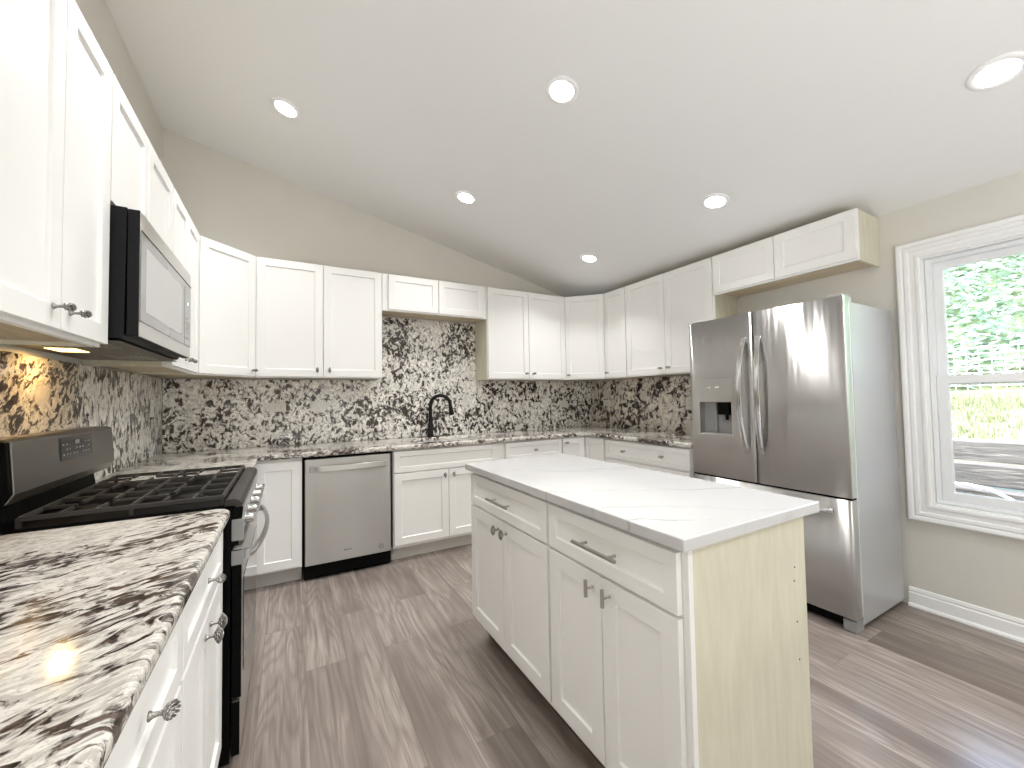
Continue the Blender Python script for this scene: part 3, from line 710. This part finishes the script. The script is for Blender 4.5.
for i in range(5): inst(kb, 'burner_knob', cp, (.10+(RGW-.20)*i/4, -.026, .842), (math.radians(6), 0, 0))
od = MB().box(.004, RGW-.004, -.030, 0, .240, .755, {'d': 0, 'l': 1, 'r': 1}).build('oven_door', ['steel_mw', 'black'], rg, .003)
MB().box(.06, RGW-.06, -.032, -.029, .30, .64).build('oven_window', 'glass_black', od, .002)
mb = MB(); pts = [(.035+(RGW-.07)*i/24, -.045-.045*math.sin(PI*i/24)**.6, .725) for i in range(25)]
mb.tube(pts, .013, 12, flat=(1.25, .7))
for x in (.030, RGW-.058): mb.box(x, x+.028, -.052, -.029, .710, .740)
mb.build('handle', 'chrome', od, .001)
MB().box(.0035, .0095, -.036, .002, .700, .752).box(.0035, .0095, -.036, .002, .785, .862).build('end_bracket', 'grey_plastic', rg, .002)
MB().box(.004, RGW-.004, -.026, 0, .045, .230, {'d': 0, 'l': 1, 'r': 1}).build('storage_drawer', ['steel_mw', 'black'], rg, .003)
# back guard
gp = [(.575, .985), (.632, .985), (.632, 1.178), (.560, 1.178), (.540, 1.170), (.530, 1.016), (.548, .985)]
bgd = MB().prism(gp, .020, RGW-.008, axis='x').build('backguard', 'steel_guard', rg, .003)
MB().prism([(a_+.004 if a_ < .6 else a_, b_) for a_, b_ in gp], .002, .0195, axis='x').build('end_cap', 'black', bgd, .002)
MB().prism([(.59, .916), (.632, .916), (.632, .985), (.60, .985)], .006, RGW-.012, axis='x').build('vent_riser', 'black', bgd)
dpl = MB().prism([(.5315, 1.078), (.5370, 1.158), (.545, 1.158), (.545, 1.078)], .305, .565, axis='x').build('display', 'display', bgd)
mk = MB()
random.seed(3)
for r_ in range(3):
    for c_i in range(9):
        if random.random() < .75 and not (c_i in (3, 4, 5) and r_ == 2):
            z_ = 1.094+r_*.018; x_ = .318+c_i*.026; y_ = .5315+(z_-1.072)*.0833-.0012; mk.box(x_, x_+random.uniform(.006, .014), y_, y_+.001, z_, z_+.005)
z_ = 1.130
for q in (.418, .428, .440): mk.box(q, q+.007, .5315+(z_-1.072)*.0833-.0025, .5315+(z_-1.072)*.0833-.0005, z_, z_+.014)
mk.build('markings', 'grey_plastic', dpl)
# burners and grates
for bx, by, r_ in ((.17, .15, .045), (.17, .42, .036), (.403, .29, .055), (.636, .15, .050), (.636, .42, .036)):
    MB().lathe([(r_+.022, .9155), (r_+.020, .9185), (r_, .920), (r_, .930), (r_-.008, .934), (.001, .9345)], (bx, by, 0), segs=28).build('burner', 'black_matte', rg)
def bar(mb, x0, y0, x1, y1, z, w=.006, h=.010):
    d = Vector((x1-x0, y1-y0, 0)); L = d.length; d.normalize(); n = Vector((-d.y, d.x, 0))*w
    a = Vector((x0, y0, 0)); b = Vector((x1, y1, 0))
    vs = [(*(a+n).xy, z-h), (*(a-n).xy, z-h), (*(b-n).xy, z-h), (*(b+n).xy, z-h), (*(a+n*.7).xy, z), (*(a-n*.7).xy, z), (*(b-n*.7).xy, z), (*(b+n*.7).xy, z)]
    mb.add(vs, [[0, 1, 2, 3], [4, 7, 6, 5], [0, 4, 5, 1], [1, 5, 6, 2], [2, 6, 7, 3], [3, 7, 4, 0]])
GW = (RGW-.030)/3
for gi in range(3):
    mb = MB(); x0 = .015+gi*GW+.002; x1 = x0+GW-.004; y0, y1 = .030, .520; z = .950
    for a_ in ((x0, y0, x1, y0), (x0, y1, x1, y1), (x0, y0, x0, y1), (x1, y0, x1, y1)): bar(mb, *a_, z, .006, .014)
    cxm = (x0+x1)/2
    for q in (.17, .335, .5, .665, .83):
        yq = y0+(y1-y0)*q
        if q == .5: bar(mb, x0, yq, x1, yq, z)
        else:
            bar(mb, x0, yq, cxm-.035, yq, z); bar(mb, cxm+.035, yq, x1, yq, z)
    bar(mb, cxm, y0, cxm, y0+.085, z); bar(mb, cxm, y1-.085, cxm, y1, z); bar(mb, cxm, (y0+y1)/2-.075, cxm, (y0+y1)/2+.075, z)
    for (px, py) in ((x0, y0), (x1, y0), (x0, y1), (x1, y1), (x0, .27), (x1, .27)): mb.box(px-.006, px+.006, py-.006, py+.006, .916, z-.005)
    mb.build('grate', 'iron', rg, .001, 1)

# ------------------------------------------------------------------ microwave
mw = empty('microwave', (.398, -2.100, 1.490), R90, 'stainless over-the-range microwave with black side panel', 'microwave')
MW, MHt = .792, .437
MB().prism([(.040, .018), (.050, .002), (.12, 0.0), (.390, -.006), (.390, MHt), (.036, MHt)], .002, MW-.002, axis='x').build('microwave_body', 'black_matte', mw, .002)
fd = MB().box(0, MW, .002, .034, .010, MHt-.004, {'d': 1, 'f': 0}).build('door', ['steel_mw', 'black_matte'], mw, .003)
M['mw_glass'] = mat('microwave_door_glass', (.30, .30, .30), .18, .35)
M['mw_screen'] = mat('microwave_mesh_window', (.50, .50, .50), .22, .35)
MB().box(.004, .780, -.0005, .002, .062, .364).build('door_glass', 'mw_glass', fd, .001)
MB().box(.055, .590, -.0015, .001, .100, .325).build('window', 'mw_screen', fd, .001)
MB().box(.006, MW-.004, -.001, .001, .3635, .3685).build('trim_line', 'black', fd)
cpn = MB().box(.650, .778, -.0018, 0, .066, .345).build('control_panel', 'mw_glass', fd, .001)
M['lcd'] = emis('green_white_readout', (.8, 1, .95), .6)
MB().box(.700, .725, -.0026, -.0017, .262, .274).build('readout', 'lcd', cpn)
kk = MB()
for r_ in range(5):
    for q in range(3): kk.box(.672+q*.030, .688+q*.030, -.0024, -.0017, .095+r_*.024, .104+r_*.024)
kk.build('keypad', 'grey_plastic', cpn)
M['mw_under'] = mat('underside_dark_metal', (.13, .115, .10), .45, .3)
un = MB().box(.012, MW-.012, .050, .385, -.0085, -.0055)
un.build('underside_panel', 'mw_under', mw, .001)
for x in (.03, .50):
    v_ = MB()
    for i in range(9): v_.box(x, x+.19, .10+i*.016, .108+i*.016, -.0105, -.0084)
    v_.build('grease_filter', 'nickel', mw)
MB().box(.285, .405, .245, .325, -.0115, -.0084).build('cooktop_lamp', 'warm_lamp', mw, .002)
d = bpy.data.lights.new('cooktop_glow', 'AREA'); d.shape = 'RECTANGLE'; d.size = .055; d.size_y = .04; d.energy = .95; d.color = (1, .62, .22)
L = bpy.data.objects.new('cooktop_glow', d); C.objects.link(L); L.parent = mw; L.location = (.345, .285, -.014)

# ------------------------------------------------------------------ outdoors beyond the window
gr = MB().box(RW+.14, 12, -9, 5, -.22, -.12).build('ground', 'grass'); gr['kind'] = 'structure'
rw_g = 'stacked timbers of the retaining wall'
rows = [(5.75, .46, 'lowest visible weathered timber of the retaining wall outside'), (5.95, .64, 'middle weathered timber of the retaining wall outside'), (6.15, .82, 'topmost weathered timber, just below the grass')]
MB().box(5.62, 5.80, -6, 1, -.12, .27).build('retaining_footing', 'timber', None, .01).__setitem__('label', 'weathered timber base course of the retaining wall, below the window view')
bpy.data.objects['retaining_footing']['category'] = 'timber'
for k, (x, zt_, lab) in enumerate(rows):
    n_ = 26; vs = []
    for i in range(n_+1):
        y = -6+7*i/n_; a_, b_ = random.uniform(-.008, .008), random.uniform(-.008, .008)
        vs += [(x+a_, y, zt_-.172), (x+.19, y, zt_-.172), (x+.19, y, zt_+b_*.6), (x+.012+a_, y, zt_+b_)]
    fs = [[i*4+q, i*4+(q+1) % 4, (i+1)*4+(q+1) % 4, (i+1)*4+q] for i in range(n_) for q in range(4)]+[[0, 1, 2, 3], [4*n_+3, 4*n_+2, 4*n_+1, 4*n_]]
    tag(MB().add(vs, fs).build('landscape_timber', 'timber', None, .008), lab, 'timber', rw_g)
# grassy slope then a steep leafy bank
vs = []; fs = []; NX, NY = 26, 30
def hz(x): return .80+(x-6.3)*.25 if x < 8.2 else min(3.75, 1.275+(x-8.2)*1.25)
for i in range(NX+1):
    for j in range(NY+1):
        x = 6.30+6.0*i/NX; y = -7+11*j/NY; vs.append((x, y, hz(x)+random.uniform(-.02, .02)*(1 if x < 8 else 4)))
for i in range(NX):
    for j in range(NY): a_ = i*(NY+1)+j; fs.append([a_, a_+NY+1, a_+NY+2, a_+1])
mb = MB().add(vs, fs, 0, True)
for q in range(len(fs)):
    if vs[fs[q][0]][0] > 8.15: mb.m[q] = 1
mb.build('grass_slope', ['grass', 'bank'])['kind'] = 'structure'
random.seed(11)
mb = MB()
for i in range(16000):
    x = 8.12+random.random()*2.5; y = random.uniform(-5.5, 1.2); z = hz(x)+random.random()**1.5*.55
    s_ = random.uniform(.035, .085); a_ = random.uniform(0, 2*PI); tl = random.uniform(-1.0, .9); 
    u_ = Vector((math.cos(a_), math.sin(a_), tl*.6)).normalized(); w_ = Vector((-math.sin(a_), math.cos(a_), random.uniform(-.6, .6))).normalized(); p = Vector((x, y, z))
    k_ = u_.cross(w_)*s_*.25
    mb.add([p-u_*s_, p+w_*s_*.5+k_, p+u_*s_, p-w_*s_*.5+k_], [[0, 1, 2, 3]])
lf = mb.build('climbing_foliage', 'leaf'); tag(lf, 'dense green leafy growth on the steep bank outside the window', 'foliage', kind='stuff')
gb = MB(); random.seed(5)
for i in range(9000):
    x = random.uniform(6.40, 7.85); y = random.uniform(-5, .5); z = hz(x)-.01; h_ = random.uniform(.03, .09); a_ = random.uniform(0, PI)
    dx, dy = math.cos(a_)*.006, math.sin(a_)*.006; lx, ly = random.uniform(-.015, .015), random.uniform(-.02, .02)
    gb.add([(x-dx, y-dy, z), (x+dx, y+dy, z), (x+lx, y+ly, z+h_)], [[0, 1, 2]])
tag(gb.build('grass_blades', 'grass'), 'sunlit grass growing on the slope above the timbers', 'grass', kind='stuff')
# garden wire fence in front of the bank
fe = empty('wire_fence', (7.95, -2.4, hz(7.95)), 0, 'faint pale wire fence standing at the foot of the leafy bank', 'fence')
fw = MB()
for i in range(8): fw.tube([(0, -3, .04+i*.075), (0, 3, .04+i*.075)], .004, 5)
for i in range(60): fw.tube([(0, -3+.1*i, .0), (0, -3+.1*i, .58)], .003, 5)
fw.build('wire_mesh', 'wire', fe)
for y in (-3, -1, 1, 3): MB().tube([(.01, y, -.1), (.01, y, .68)], .014, 8).build('post', 'wire', fe)
# pale hose / pipe lying on the lowest timber
tag(MB().tube([(5.72, -2.45, .475), (5.72, -2.75, .50), (5.70, -2.88, .485), (5.66, -3.05, .40), (5.62, -3.3, .30), (5.56, -3.5, .12)], .012, 8).build('garden_hose', 'wire'),
    'pale thin hose hanging over the lowest timber outside', 'hose')
